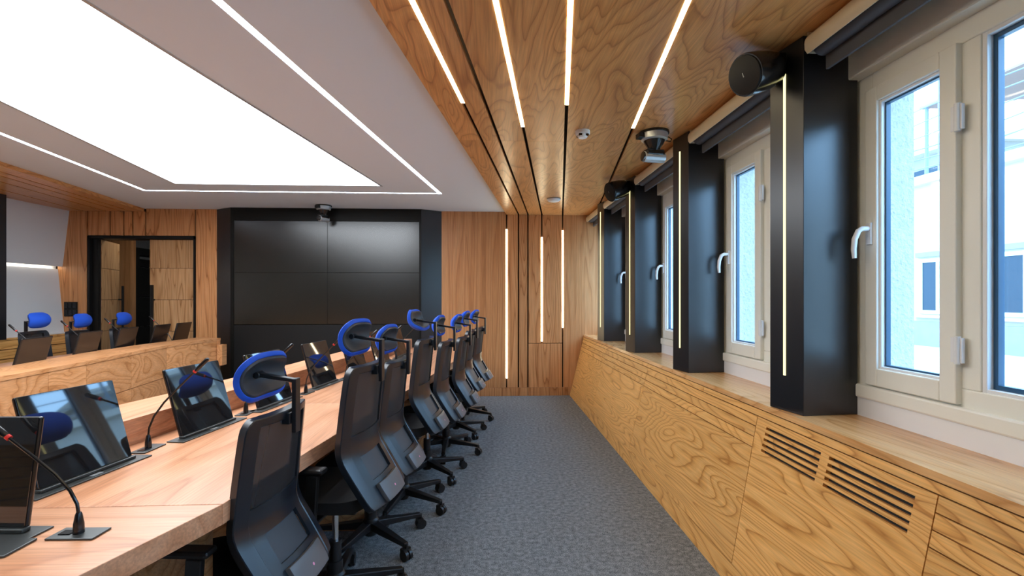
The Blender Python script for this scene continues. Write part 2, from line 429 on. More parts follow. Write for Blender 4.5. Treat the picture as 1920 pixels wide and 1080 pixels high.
# ---------------------------------------------------------------- window wall
P = 1.25
KS = range(-3, 4)
wr = tag(empty('wall_right', (XR, 2, 0)), kind='structure')
m = MB(); m.box(1.80, 1.96, YF, YB+.2, -.1, 1.0); put(m.build('outer_wall_below', plaster), wr)
m = MB(); m.box(1.80, 1.96, YF, YB+.2, 2.42, 3.2); put(m.build('outer_wall_above', plaster), wr)
m = MB(); m.box(1.70, 1.80, YF, YB+.02, 0, 1.0); put(m.build('parapet', handle_white), wr)
m = MB(); m.box(1.655, 1.80, YF, YB+.02, 2.41, ZW+.1); put(m.build('lintel', cream, bevel=.006), wr)
for k in KS:
    y = 2.11+P*k
    if k > -3: put(MB().box(1.80, 1.955, y+.0, y+.14, .98, 2.44).build('pier', plaster), wr)
    put(MB().box(1.69, 1.80, y+.04, y+.10, .98, 2.44).build('inner_pier', cream), wr)

def frame_bars(mb, y0, y1, z0, z1, w, x0, x1, wb_=None):
    wb_ = wb_ or w
    mb.box(x0, x1, y0, y0+w, z0, z1); mb.box(x0, x1, y1-w, y1, z0, z1)
    mb.box(x0, x1, y0+w, y1-w, z1-w, z1); mb.box(x0, x1, y0+w, y1-w, z0, z0+wb_)
for n, k in enumerate(reversed(KS)):
    y1 = 2.15+P*k; y0 = y1-1.10+.0
    w = tag(empty('window_%d' % (n+1), (XR, (y0+y1)/2, 1.0)), kind='structure')
    ym = 1.622+P*k
    m = MB(); frame_bars(m, y0, y1, .99, 2.42, .090, 1.715, 1.78)
    m.box(1.716, 1.779, ym-.032, ym+.036, 1.08, 2.33)
    put(m.build('frame', pvc, bevel=.004), w)
    # curved cover along the bottom of the frame
    put(MB().box(1.690, 1.7145, y0, y1, .955, 1.015).build('frame_cover', pvc, bevel=.008), w)
    # opening sash
    s0, s1, z0, z1 = 1.656+P*k, 2.078+P*k, 1.022, 2.335
    m = MB(); frame_bars(m, s0, s1, z0, z1, .066, 1.692, 1.735, .078)
    sash = put(m.build('sash', pvc, bevel=.005), w)
    m = MB(); frame_bars(m, s0+.063, s1-.063, z0+.075, z1-.063, .014, 1.705, 1.728)
    bead = m.build('glazing_bead', handle_white, bevel=.003); put(bead, w)
    m = MB(); frame_bars(m, s0+.072, s1-.072, z0+.084, z1-.072, .012, 1.722, 1.742)
    put(m.build('gasket', gasket), w)
    put(MB().box(1.733, 1.739, s0+.06, s1-.06, z0+.07, z1-.06).build('pane', glass), w)
    # handle on the far stile
    hy = s1-.033
    m = MB().box(1.682, 1.692, hy-.014, hy+.014, 1.645, 1.74)
    m.tube([(1.69,hy,1.715),(1.655,hy,1.715),(1.640,hy+.004,1.705),(1.628,hy+.010,1.67),(1.625,hy+.012,1.625),(1.628,hy+.012,1.585)], [.011,.011,.012,.012,.011,.009], 10)
    put(m.build('handle', handle_white, smooth=True), w)
    for hz in (2.06, 1.22):
        m = MB().tube([(1.690,s0-.008,hz-.05),(1.690,s0-.008,hz+.05)], .010, 12)
        m.box(1.690, 1.702, s0-.024, s0+.018, hz-.045, hz+.045)
        put(m.build('hinge', handle_white, smooth=True), w)
    # fixed light
    f0, f1 = y0+.085, ym-.03
    m = MB(); frame_bars(m, f0, f1, 1.075, 2.335, .018, 1.722, 1.765); put(m.build('glazing_bead', handle_white, bevel=.003), w)
    m = MB(); frame_bars(m, f0+.016, f1-.016, 1.091, 2.319, .018, 1.745, 1.768); put(m.build('gasket', gasket), w)
    put(MB().box(1.755, 1.761, f0+.01, f1-.01, 1.085, 2.325).build('pane', glass), w)

# window sill board
m = MB().hexa([(1.335,YF,.848),(1.72,YF,.848),(1.72,YB,.848),(1.335,YB,.848)], [(1.385,YF,.872),(1.72,YF,.872),(1.72,YB,.872),(1.385,YB,.872)])
m = MB().add([(1.379,YF,.845),(1.385,YF,.871),(1.72,YF,.871),(1.72,YF,.845),(1.379,YB,.845),(1.385,YB,.871),(1.72,YB,.871),(1.72,YB,.845)],
             [(0,1,2,3),(7,6,5,4),(0,4,5,1),(1,5,6,2),(2,6,7,3),(3,7,4,0)])
tag(m.build('trim_1', wood('sill_veneer', 'y', (.40,.17,.05), (.63,.33,.13), (.69,.39,.17), sc=3, rings=22, stretch=.1, rough=.2, contrast=.7)), kind='structure')

# radiator cover: leaning panels under the sill
RX = lambda z: 1.175+.2414*z
rc = tag(empty('radiator_cover', (1.4, 2, 0)), 'long golden veneer radiator cover leaning out under the window sill', 'radiator cover')
put(MB().add([(RX(0)+.03,YF,0),(RX(.845)+.03,YF,.845),(1.72,YF,.845),(1.72,YF,0),(RX(0)+.03,YB-.01,0),(RX(.845)+.03,YB-.01,.845),(1.72,YB-.01,.845),(1.72,YB-.01,0)],
             [(0,1,2,3),(7,6,5,4),(0,4,5,1),(1,5,6,2),(2,6,7,3),(3,7,4,0)]).build('carcass', dark_gap), rc)
def face_pt(y, z, d=0.0):     # a point on the leaning face, d behind it
    return (RX(z)+d*.972, y, z-d*.235)
def rpanel(corners, name='veneer_panel', mt=gold_wood, t=.02, gap=.0022):
    # corners (y, z) of a quad on the leaning face: near-bottom, near-top, far-top, far-bottom
    cy = sum(c[0] for c in corners)/4; cz = sum(c[1] for c in corners)/4
    cs = [(y-gap*(1 if y > cy else -1), z-gap*(1 if z > cz else -1)) for y, z in corners]
    front = [face_pt(y, z) for y, z in cs]; back = [face_pt(y, z, t) for y, z in cs]
    return put(MB().hexa(back, front).build(name, mt), rc)
ZT = .843; ZF = .809                                 # fascia strip below the sill
for a, b in ((YF, -.5), (-.5, 3.0), (3.0, YB-.012)):
    rpanel([(a,ZF),(a,ZT),(b,ZT),(b,ZF)], 'fascia_strip')
def planks(y0b, y0t, y1b, y1t, seams):
    """leaning field with grooves; near edge y0, far edge y1 (bottom, top)"""
    zs = [ZF]+seams+[0.10]
    for a, b in zip(zs[:-1], zs[1:]):
        u = lambda e0, e1, z: e0+(e1-e0)*z/ZF
        rpanel([(u(y0b,y0t,b),b),(u(y0b,y0t,a),a),(u(y1b,y1t,a),a),(u(y1b,y1t,b),b)])
GR = [.757, .706, .655]
planks(2.300, 2.376, 4.05, 4.05, GR); planks(4.05, 4.05, 5.5, 5.5, GR); planks(5.5, 5.5, YB-.012, YB-.012, GR)
planks(-.5, -.5, 1.375, 1.395, GR); planks(YF, YF, -.5, -.5, GR)
rpanel([(YF,0),(YF,.10),(YB-.012,.10),(YB-.012,0)], 'base_strip', gap=.0003)
# ventilated panel with two groups of five slots
def grille(y0, y1t, y1b):
    mbm = MB()
    ge = lambda z: y1b+(y1t-y1b)*z/ZF
    ne = lambda z: 1.375+(1.395-1.375)*z/ZF
    S1 = (1.466, 1.852); S2 = (1.900, 2.286)
    slots = [.776-.0265*i for i in range(5)]; sh = .0125
    zs = sorted([0.10, ZF-.002]+slots+[s-sh for s in slots])
    for z0, z1 in zip(zs[:-1], zs[1:]):
        slot = any(abs(z1-s) < 1e-6 and abs(z0-(s-sh)) < 1e-6 for s in slots)
        ys = [(ne, ge)] if not slot else [(ne, lambda z: S1[0]), (lambda z: S1[1], lambda z: S2[0]), (lambda z: S2[1], ge)]
        for a, b in ys:
            q = [(a(z0)+(.002 if a is ne else 0), z0), (a(z1)+(.002 if a is ne else 0), z1), (b(z1)-(.002 if b is ge else 0), z1), (b(z0)-(.002 if b is ge else 0), z0)]
            mbm.hexa([face_pt(y, z, .02) for y, z in q], [face_pt(y, z) for y, z in q])
    put(mbm.build('ventilated_panel', gold_wood), rc)
    for s0, s1 in (S1, S2):
        q = [(s0, .64), (s0, .79), (s1, .79), (s1, .64)]
        put(MB().hexa([face_pt(y, z, .028) for y, z in q], [face_pt(y, z, .0205) for y, z in q]).build('grille_backing', blk_flat), rc)
grille(1.395, 2.376, 2.300)

# black pillars between the windows
ORD = {0: 'nearest black pillar, wide, with a yellow light line', 1: 'second black pillar from the camera side, beside the ceiling camera',
       2: 'third black pillar, below the farther loudspeaker', 3: 'farthest black pillar beside the timber end wall'}
def pillar(k, mirror=False, label=None):
    y = 2.11+P*k-(.22 if mirror else 0)
    f = (lambda x: mir(x)+.31) if mirror else (lambda x: x)
    poly = [(f(1.395), y+.20), (f(1.430), y), (f(1.66), y+.018), (f(1.70), y+.018), (f(1.70), y+.24), (f(1.60), y+.24)]
    if mirror: poly = poly[::-1]
    z0 = .872 if not mirror else .923
    t = tag(empty('pillar', (f(1.55), y+.1, z0)), label or 'black pillar behind the camera', 'pillar', 'black pillars along the walls')
    a = Vector((f(1.395), y+.20, 0)); b = Vector((f(1.430), y, 0)); d = (b-a).normalized(); n = Vector((-1 if not mirror else 1, 0, 0)); n = (n-d*n.dot(d)).normalized()
    c = (a+b)/2 - d*.008
    put(MB().prism(poly, z0, ZW-.001).build('cladding', blk, bevel=.002), t)
    m = MB(); w = .0065
    q = [c-d*w-n*.001, c+d*w-n*.001, c+d*w+n*.003, c-d*w+n*.003]
    m.hexa([Vector((p.x,p.y,1.04)) for p in q], [Vector((p.x,p.y,2.485)) for p in q])
    put(m.build('light_line', light_yellow), t)
for k in KS:
    if k > -3: pillar(k, label='%s on the window sill' % ORD[k] if k in ORD else 'black pillar on the window sill behind the camera')
pillar(3, True, 'black pillar on the ledge by the leaning white wall')
for k in (1, -1): pillar(k, True, 'black pillar on the far ledge outside the view')

# roller blinds over each window
BL = {1: 'roller blind cassette over the second window', 0: 'nearest cream roller blind cassette, cut by the picture edge',
      2: 'roller blind cassette over the third window', 3: 'roller blind cassette over the fourth window', 4: 'farthest roller blind cassette against the timber end wall'}
for k in range(-2, 5):
    y1 = 2.075+P*k; y0 = y1-.97
    if k == 4: y1, y0 = YB-.02, 2.11+P*3+.26
    if k == 0: lab = BL[0]
    lab = BL.get(k, 'roller blind cassette behind the camera, %s' % ('nearer' if k == -1 else 'farther'))
    t = tag(empty('roller_blind', (1.5, (y0+y1)/2, 2.5)), lab, 'blind', 'roller blinds over the windows')
    prof = []
    for i in range(9):
        a = math.pi*.5*i/8
        prof.append((1.475-.065*math.sin(a), ZW-.004-.115*(1-math.cos(a))*.0-.055+.055*math.cos(a)))
    prof += [(1.412, 2.515), (1.424, 2.498)]
    inner = [(x+.006, z-.004) for x, z in prof[:-1]]+[(1.430, 2.500)]
    poly = prof+inner[::-1]
    n = len(poly); vs = [(x,y0,z) for x,z in poly]+[(x,y1,z) for x,z in poly]
    h = len(prof); fs = []
    for i in range(n): fs.append((i, (i+1)%n, n+(i+1)%n, n+i))
    for i in range(h-1):
        fs.append((i, n-1-i, n-2-i, i+1)); fs.append((n+i, n+i+1, n+n-2-i, n+n-1-i))
    put(MB().add(vs, fs).build('cassette', blind_cream, smooth=True), t)
    m = MB().box(1.425, 1.60, y1-.004, y1, 2.50, ZW-.006); m.box(1.425, 1.60, y0, y0+.004, 2.50, ZW-.006)
    m.box(1.475, 1.60, y0, y1, ZW-.012, ZW-.004)
    put(m.build('end_cap', blind_cream), t)
    put(MB().tube([(1.488,y0+.006,2.530),(1.488,y1-.006,2.530)], .042, 16).build('fabric_roll', blind_grey, smooth=True), t)
    put(MB().box(1.515, 1.530, y0+.02, y1+.01, 2.435, 2.535).build('bottom_bar', blind_grey, bevel=.004), t)

# ---------------------------------------------------------------- video wall
vw = tag(empty('video_wall', (-2.21, 6.75, 0)), 'large black two by two video wall in a black bevelled surround', 'video wall')
FY = 6.72
sx0, sx1, sz0, sz1 = -3.462, -.953, 1.042, 2.462
ztop = ZC-.003
m = MB()
m.box(-3.504, sx0, FY, FY+.04, 0, ztop); m.box(sx1, -.925, FY, FY+.04, 0, ztop); m.box(sx0, sx1, FY, FY+.04, sz1, ztop)
put(m.build('surround', blk_frame, bevel=.001), vw)
put(MB().prism([(-3.77,YB-.001),(-3.504,FY),(-3.504,FY+.04),(-3.70,YB-.001)], 0, ztop).build('side_bevel', blk), vw)
put(MB().prism([(-.66,YB-.001),(-.73,YB-.001),(-.925,FY+.04),(-.925,FY)], 0, ztop).build('side_bevel', blk), vw)
put(MB().box(sx0+.003, sx1-.003, FY+.004, FY+.04, .10, sz0-.006).build('lower_panel', blk_flat), vw)
put(MB().box(-3.50, -.93, FY+.015, FY+.04, 0, .095).build('plinth', blk_flat), vw)
xm = (sx0+sx1)/2; zm = (sz0+sz1)/2
for a, b in ((sx0, xm), (xm, sx1)):
    for c, d in ((sz0, zm), (zm, sz1)):
        scn = put(MB().box(a+.002, b-.002, FY+.008, FY+.05, c+.002, d-.002).build('display', screen_blk, bevel=.001), vw)

# ---------------------------------------------------------------- door and corridor
d1 = tag(empty('door_1', (-4.78, YB, 0)), kind='structure')
m = MB(); m.box(-5.49, -5.462, YB-.012, YB+.2, 0, 2.26); m.box(-4.082, -4.062, YB-.012, YB+.2, 0, 2.26); m.box(-5.49, -4.062, YB-.012, YB+.2, 2.222, 2.262)
m.box(-5.462, -5.378, YB+.03, YB+.06, 0, 2.222)
put(m.build('frame', blk_flat), d1)
LZ = [0.01, .5, .94, 1.38, 1.82, 2.218]
def leaf(w, mx, handle_x, side):
    """door leaf hinged at the local origin, running along +x; mx places it"""
    r = MB(); r.box(0, w, .006, .042, .01, 2.218)
    o = r.build('door_leaf', dark_gap); o.parent = d1; o.matrix_parent_inverse = Matrix.Translation(d1.location).inverted(); o.matrix_basis = mx
    for a, b in zip(LZ[:-1], LZ[1:]):
        q = MB().box(0.002, w-.002, 0, .006, a+.003, b-.003).build('plank', door_wood); q.parent = o
    h = MB().box(handle_x-.018, handle_x+.018, -.062, -.040, .55, 1.585); h.box(handle_x-.01, handle_x+.01, -.042, 0, 1.37, 1.39); h.box(handle_x-.01, handle_x+.01, -.042, 0, .70, .72)
    q = h.build('handle', blk_flat); q.parent = o
    return o
leaf(.622, Matrix.Translation((-4.706, YB+.05, 0)), .062, 1)
leaf(.640, Matrix.Translation((-5.362, YB+.07, 0)) @ Matrix.Rotation(math.radians(109), 4, 'Z'), .60, -1)
cr = tag(empty('wall_corridor', (-4.8, 8.3, 0)), kind='structure')
put(MB().box(-7.2, -5.93, 8.30, 8.40, 0, 2.7).build('timber_wall', wall_wood_soft), cr)
put(MB().box(-7.2, -7.1, YB+.2, 8.3, 0, 2.7).build('side_wall', left_white), cr)
put(MB().box(-3.6, -3.5, YB+.2, 10.4, 0, 2.7).build('side_wall', left_white), cr)
put(MB().box(-6.8, -3.6, 10.3, 10.4, 0, 2.7).build('far_wall', left_white), cr)
put(MB().box(-6.70, -6.66, 8.4, 10.3, 0, 2.7).build('side_wall', left_white), cr)
m = MB(); m.box(-6.18, -5.94, 8.40, 8.50, 0, 2.26); m.box(-6.18, -5.94, 8.50, 10.2, 2.14, 2.26)
put(m.build('black_frame', blk_flat), cr)
for a, b in ((0, .9), (.9, 1.42), (1.42, 1.95), (1.95, 2.09)):
    put(MB().box(-6.14, -6.10, 8.50, 10.2, a+.004, b-.004).build('black_panel', blk_flat), cr)
put(MB().box(-7.2, -3.5, YB+.2, 10.4, 2.6, 2.7).build('ceiling', white_paint), cr)
cl = tag(empty('corridor_fill_light', (-4.9, 7.7, 2.59)), 'added glowing panel, out of view, brightening the corridor beyond the open door', 'ceiling light')
put(MB().box(-5.5, -4.5, 7.5, 7.9, 2.575, 2.60).build('diffuser', emis('corridor_fill_glow', (1,.97,.93), 1.3)), cl)  # glowing panel added out of view so the corridor is not dark

for i, (z0, z1, lab) in enumerate(((1.265, 1.34, 'upper black switch plate on the timber beside the door'), (1.165, 1.24, 'lower black switch plate on the timber beside the door'))):
    t = tag(empty('switch_plate', (-5.71, YB, z0)), lab, 'switch', 'switch plates beside the door')
    put(MB().box(-5.80, -5.625, YB-.010, YB, z0-.012, z1+.012).build('plate', blk_flat, bevel=.003), t)
    for x in (-5.77, -5.715, -5.66): put(MB().box(x-.022, x+.022, YB-.014, YB-.009, z0, z1).build('rocker', bezel, bevel=.002), t)

# ---------------------------------------------------------------- ceiling devices
def detector(x, y, r, label, tall):
    t = tag(empty('smoke_detector', (x, y, ZW)), label, 'detector')
    M = Matrix.Translation((x, y, ZW)) @ Matrix.Rotation(math.pi, 4, 'X')
    if tall:
        put(MB().lathe([(r,0),(r,.022),(r*.93,.026)], 28, M).build('base', white_dev, smooth=True), t)
        put(MB().lathe([(r*.70,.026),(r*.70,.040),(r*.55,.050),(.0001,.052)], 28, M).build('sensor_head', white_dev, smooth=True), t)
        m = MB()
        for k in range(4):
            a = k*math.pi/2+.9; m.box(x+math.cos(a)*r*.66-.011, x+math.cos(a)*r*.66+.011, y+math.sin(a)*r*.66-.011, y+math.sin(a)*r*.66+.011, ZW-.041, ZW-.028)
        put(m.build('vent', bezel), t)
    else:
        put(MB().lathe([(r,0),(r,.010)], 32, M).build('base', silver, smooth=True), t)
        put(MB().lathe([(r*.97,.010),(r*.93,.020),(r*.75,.033),(r*.4,.041),(.0001,.043)], 32, M).build('dome', white_dev, smooth=True), t)
detector(.675, 3.40, .052, 'white smoke detector with vents on the timber ceiling, near the short light line', True)
detector(.79, 5.74, .085, 'round white domed ceiling device close to the timber end wall', False)

def ptz(x, y, z, rz, label):
    t = tag(empty('ceiling_camera', (x, y, z), rz), label, 'camera')
    M = Matrix.Rotation(math.pi, 4, 'X')
    MB().lathe([(.105,0),(.105,.014),(.10,.016)], 28, M).build('mount', bezel, t, smooth=True)
    MB().lathe([(.095,.016),(.092,.055),(.080,.064)], 28, M).build('housing', silver, t, smooth=True)
    m = MB().box(-.13, -.085, -.03, .03, -.052, -.018); m.build('connector_block', bezel, t, bevel=.003)
    m = MB().tube([(.09,.02,-.03),(.13,.03,-.015),(.155,.03,-.03),(.14,.02,-.05),(.09,.0,-.055)], .004, 6); m.build('cable', bezel, t, smooth=True)
    MB().lathe([(.075,.064),(.066,.085),(.045,.115),(.038,.14)], 24, M).build('neck', bezel, t, smooth=True)
    MB().box(-.075, .065, -.04, .04, -.175, -.128).build('yoke', bezel, t, bevel=.012)
    Mx = Matrix.Translation((-.085, 0, -.180)) @ Matrix.Rotation(math.pi/2, 4, 'Y')
    h = MB().lathe([(.030,0),(.038,.006),(.038,.13),(.036,.16),(.020,.165)], 24, Mx).build('camera_head', silver, t, smooth=True)
    Mx = Matrix.Translation((-.093, 0, -.180)) @ Matrix.Rotation(math.pi/2, 4, 'Y')
    MB().lathe([(.026,0),(.034,.002),(.034,.012)], 24, Mx).build('lens', glass_blk, t, smooth=True)
ptz(1.195, 3.40, ZW, 0.15, 'silver and black pan tilt camera on the timber ceiling beside a pillar')
ptz(-2.19, 6.52, ZC, math.radians(65), 'small pan tilt camera hanging above the video wall')

def speaker(k, label):
    y = 2.11+P*k
    front = Vector((1.2035, y+.083, 2.4525)); rear = front+Vector((.88,.30,.30)).normalized()*.2
    d = (front-rear).normalized(); L = .215
    M = Matrix.Translation(front-d*L) @ d.to_track_quat('Z', 'Y').to_matrix().to_4x4()
    t = tag(empty('loudspeaker', tuple(rear)), label, 'loudspeaker', 'black loudspeakers on the pillars')
    put(MB().lathe([(.03,0),(.060,.008),(.078,.035),(.090,.09),(.096,.15),(.097,L-.012),(.094,L)], 32, M).build('body', bezel, smooth=True), t)
    put(MB().lathe([(.089,L-.004),(.086,L+.006),(.05,L+.012),(.0001,L+.014)], 32, M).build('grille', blk_flat, smooth=True), t)
    b = put(MB().box(1.380, 1.425, y+.10, y+.19, 2.47, 2.575).build('bracket', bezel, bevel=.006), t)
    m = MB(); q = M @ Vector((.0, .0, L+.014)); m.bar(q+Vector((-.002,0,.012)), q+Vector((.004,-.002,-.008)), .004, .004)
    put(m.build('badge', silver), t)
    for sx in (-1, 1):
        p0 = M @ Vector((sx*.02, -.0, .01)); m = MB(); m.bar(p0, Vector((1.40, y+.145+sx*.02, 2.53)), .02, .05); put(m.build('bracket_arm', bezel), t)
speaker(0, 'nearest black cylindrical loudspeaker on the first pillar'); speaker(2, 'farther black cylindrical loudspeaker on the third pillar')

# ---------------------------------------------------------------- horseshoe table
ZT_ = .77; ZU = .883
tb = tag(empty('conference_table', (-2.4, 3.6, 0)), 'horseshoe timber conference table with raised inner ledge', 'table')
def tp(mb, name, mt, **k): return put(mb.build(name, mt, **k), tb)
edge = lambda y: -.813+.1455*(y-1.592)
uf = lambda y: -1.524+.142*(y-2.31)
ub = lambda y: -1.80+.165*(y-2.465)
ys = [1.531, 2.95, 4.30, 6.20]
for a, b in zip(ys[:-1], ys[1:]):
    tp(MB().prism([(edge(a),a+.0008),(edge(b),b-.0008),(uf(b)-.02,b-.0008),(uf(a)-.02,a+.0008)], ZT_-.065, ZT_), 'tabletop', table_wood, bevel=.002)
tp(MB().prism([(-.822,1.529),(-1.75,1.529),(-4.15,1.529),(-4.02,.87),(-1.03,.87)][::1], ZT_-.065, ZT_), 'tabletop', table_wood_x, bevel=.002)
# raised ledge of the right wing in lengths with slightly broken line
uy = [1.62, 2.12, 2.72, 3.30, 3.89, 4.47, 5.05, 5.63, 6.20]
for i, (a, b) in enumerate(zip(uy[:-1], uy[1:])):
    j = .012 if i % 2 else 0
    tp(MB().prism([(uf(a),a+.001),(uf(b)+.0,b-.001),(ub(b),b-.001),(ub((a+b)/2)-.012,(a+b)/2),(ub(a),a+.001)], ZT_-.001, ZU), 'raised_ledge', table_wood, bevel=.002)
# support panels below the right wing
for y in (1.60, 2.95, 4.30, 6.10):
    tp(MB().prism([(edge(y)-.10,y),(edge(y)-.10,y+.04),(uf(y)-.2,y+.04),(uf(y)-.2,y)], 0, ZT_-.066), 'support_panel', front_wood)
tp(MB().prism([(uf(1.7)-.04,1.7),(uf(6.1)-.04,6.1),(uf(6.1)-.08,6.1),(uf(1.7)-.08,1.7)], 0, ZT_-.066), 'modesty_panel', front_wood)
tp(MB().box(-3.9, -1.2, 1.40, 1.44, 0, ZT_-.066), 'modesty_panel', front_wood)
tp(MB().box(-3.3, -1.75, 1.531, 1.62, 0, ZU), 'raised_ledge', table_wood_x)
# left wing, seen from inside
inn = [(-2.97,1.62),(-3.10,2.30),(-3.165,2.80),(-3.232,3.349),(-3.280,3.76),(-3.326,4.157),(-3.44,4.82),(-3.56,5.514),(-3.525,6.01),(-3.487,6.45)]
bak = [(-3.25,1.62),(-3.40,2.30),(-3.47,2.80),(-3.58,3.349),(-3.66,3.76),(-3.74,4.157),(-3.86,4.82),(-3.90,5.514),(-3.87,6.01),(-3.84,6.60)]
for i in range(len(inn)-1):
    (ax, ay), (bx, by) = inn[i], inn[i+1]; (cx, cy), (dx, dy) = bak[i+1], bak[i]
    tp(MB().prism([(ax,ay),(bx,by),(cx,cy),(dx,dy)][::1], ZU-.03, ZU), 'raised_ledge', front_wood)
    g2 = .0015
    for z0, z1 in ((.0, .526), (.532, ZU-.031)):
        tp(MB().prism([(ax-.004,ay+g2),(bx-.004,by-g2),(bx-.03,by-g2),(ax-.03,ay+g2)], z0, z1), 'front_panel', front_wood)
    tp(MB().prism([(ax-.03,ay),(bx-.03,by),(bx-.06,by),(ax-.06,ay)], 0, ZU-.031), 'core', dark_gap)
    tp(MB().prism([(dx+.02,dy),(cx+.02,cy),(cx-.86,cy),(dx-.86,dy)], ZT_-.065, ZT_), 'tabletop', table_wood)
tp(MB().box(-3.487, -3.42, 6.36, 6.47, .535, .80), 'end_block', front_wood, bevel=.002)
tp(MB().box(-4.70, -3.49, 6.40, 6.44, 0, ZT_-.066), 'support_panel', front_wood)
tp(MB().box(-3.86, -3.49, 6.40, 6.448, ZT_-.065, ZU-.031), 'end_panel', front_wood)

# ---------------------------------------------------------------- monitors on pop-up bases
def monitor(loc, rz, label, lean=16, h=.312, w=.345):
    """local: faces +y, leans back"""
    t = tag(empty('desk_monitor', loc, rz), label, 'monitor', 'pop-up monitors on the table')
    MB().box(-w/2-.045, w/2+.045, -.035, .045, 0, .005).build('base_plate', graphite, t, bevel=.0015)
    MB().box(-w/2-.004, w/2+.004, -.012, .014, .005, .016).build('hinge_rail', graphite, t, bevel=.003)
    M = Matrix.Translation((0, 0, .014)) @ Matrix.Rotation(math.radians(lean), 4, 'X')
    a = MB().box(-w/2, w/2, -.016, 0, 0, h); a.v = [tuple(M @ Vector(v)) for v in a.v]
    hs = a.build('housing', bezel, t, bevel=.006)
    a = MB().box(-w/2+.003, w/2-.003, 0.0, .002, .003, h-.003); a.v = [tuple(M @ Vector(v)) for v in a.v]
    a.build('glass', glass_blk, t)
    a = MB().box(-.012, .012, .002, .0026, .006, .012); a.v = [tuple(M @ Vector(v)) for v in a.v]
    MB().box(-.02, .02, .018, .034, .005, .0065).build('button', silver, t)
    return t
A8 = math.radians(-98.3)
TZ = ZT_+.0005
mlab = {1: 'monitor nearest along the right wing, behind the first chair, reflecting a window',
        2: 'second monitor along the right wing, reflecting a pillar and a window', 3: 'third monitor, mostly hidden behind the first blue headrest',
        4: 'fourth monitor on the right wing, reflecting the light panel edge', 5: 'fifth monitor, behind the second blue headrest', 6: 'sixth monitor on the right wing, behind the third chair',
        7: 'seventh and farthest monitor on the right wing'}
MON = {1: (-1.43, 1.80), 2: (-1.35, 2.40), 3: (-1.268, 2.95), 4: (-1.187, 3.58), 5: (-1.10, 4.17), 6: (-1.02, 4.75), 7: (-.94, 5.31)}
for k, (x, y) in MON.items(): monitor((x, y, TZ), A8, mlab[k]+' of the table')
monitor((-1.425, 1.375, TZ), math.radians(177), 'dark monitor facing the camera, cut off at the picture edge, beside the close microphone', lean=8, h=.295)
tag(MB().box(-1.62, -1.187, 1.238, 1.328, TZ, TZ+.006).build('cable_flap', graphite, bevel=.002), 'flat dark metal cable flap in the tabletop below the monitor at the picture edge', 'cable flap')
ll = ['first left wing monitor seen from behind, nearest the picture edge', 'second left wing monitor from the picture edge, seen from behind', 'middle left wing monitor seen from behind, below a blue headrest',
      'fourth left wing monitor seen from behind, in front of the door', 'last left wing monitor seen from behind, nearest the video wall']
for (x, y, a), lab in zip(((-3.74, 4.11, 100), (-3.87, 4.81, 100), (-3.94, 5.40, 99), (-3.99, 6.02, 97), (-4.01, 6.47, 95)), ll):
    monitor((x-.03, y, TZ), math.radians(a), lab, lean=14)

# ---------------------------------------------------------------- gooseneck microphones
def mic(loc, rz, label, lean=1.0, hz=1.0, plate=0):
    """local: neck leans towards +y"""
    t = tag(empty('gooseneck_microphone', loc, rz), label, 'microphone', 'gooseneck microphones on the table')
    pr_ = (0, 0, math.radians(plate))
    MB().box(-.062, .062, -.032, .032, 0, .005).build('base_plate', graphite, t, bevel=.0015, rot=pr_)
    MB().box(.015, .045, -.012, .012, .005, .0075).build('talk_button', bezel, t, rot=pr_)
    MB().lathe([(.013,.005),(.012,.03),(.008,.055),(.006,.06)], 14).build('stem', bezel, t, smooth=True)
    pts = [(0,0,.055),(0,.004,.09),(0,.022,.135),(0,.06,.19),(0,.115,.25),(0,.175,.312)]
    pts = [Vector((x, y*lean, .055+(z-.055)*hz)) for x, y, z in pts]
    d = (pts[-1]-pts[-2]).normalized()
    MB().tube(pts, .0042, 8).build('gooseneck', bezel, t, smooth=True)
    p = pts[-1]
    MB().tube([p, p+d*.009], .0076, 12).build('light_ring', red, t, smooth=True)
    MB().tube([p+d*.009, p+d*.016, p+d*.074, p+d*.082], [.007,.0088,.0088,.0055], 12).build('capsule', bezel, t, smooth=True)
    return t
MICS = [(-1.103, 1.352, 88, 'closest microphone, its red ring at the picture edge'), (-1.432, 2.10, -92, 'microphone between the first and second right wing monitors'),
        (-1.335, 2.72, -88, 'microphone beside the first blue headrest'), (-1.215, 3.27, -98, 'microphone in front of the fourth right wing monitor'),
        (-1.125, 3.87, -95, 'microphone rising behind the second chair'), (-1.04, 4.46, -95, 'microphone rising behind the third chair'), (-.95, 5.03, -100, 'microphone beside the farthest right wing monitor')]
for i, (x, y, a, lab) in enumerate(MICS): mic((x, y, TZ), math.radians(a), lab+' on the table', 1.10 if i else 1.05, 1.05 if i else .80, 0 if i else 90)
for x, y, lab in ((-3.84, 4.36, 'left wing microphone between the first and second rear-view monitors'), (-4.00, 5.05, 'left wing microphone between the second and third rear-view monitors'),
                  (-4.02, 5.62, 'left wing microphone in front of the blue headrest by the door'), (-3.92, 6.18, 'left wing microphone against the right hand door leaf')):
    mic((x, y, TZ), math.radians(100), lab, 1.15, 1.15)

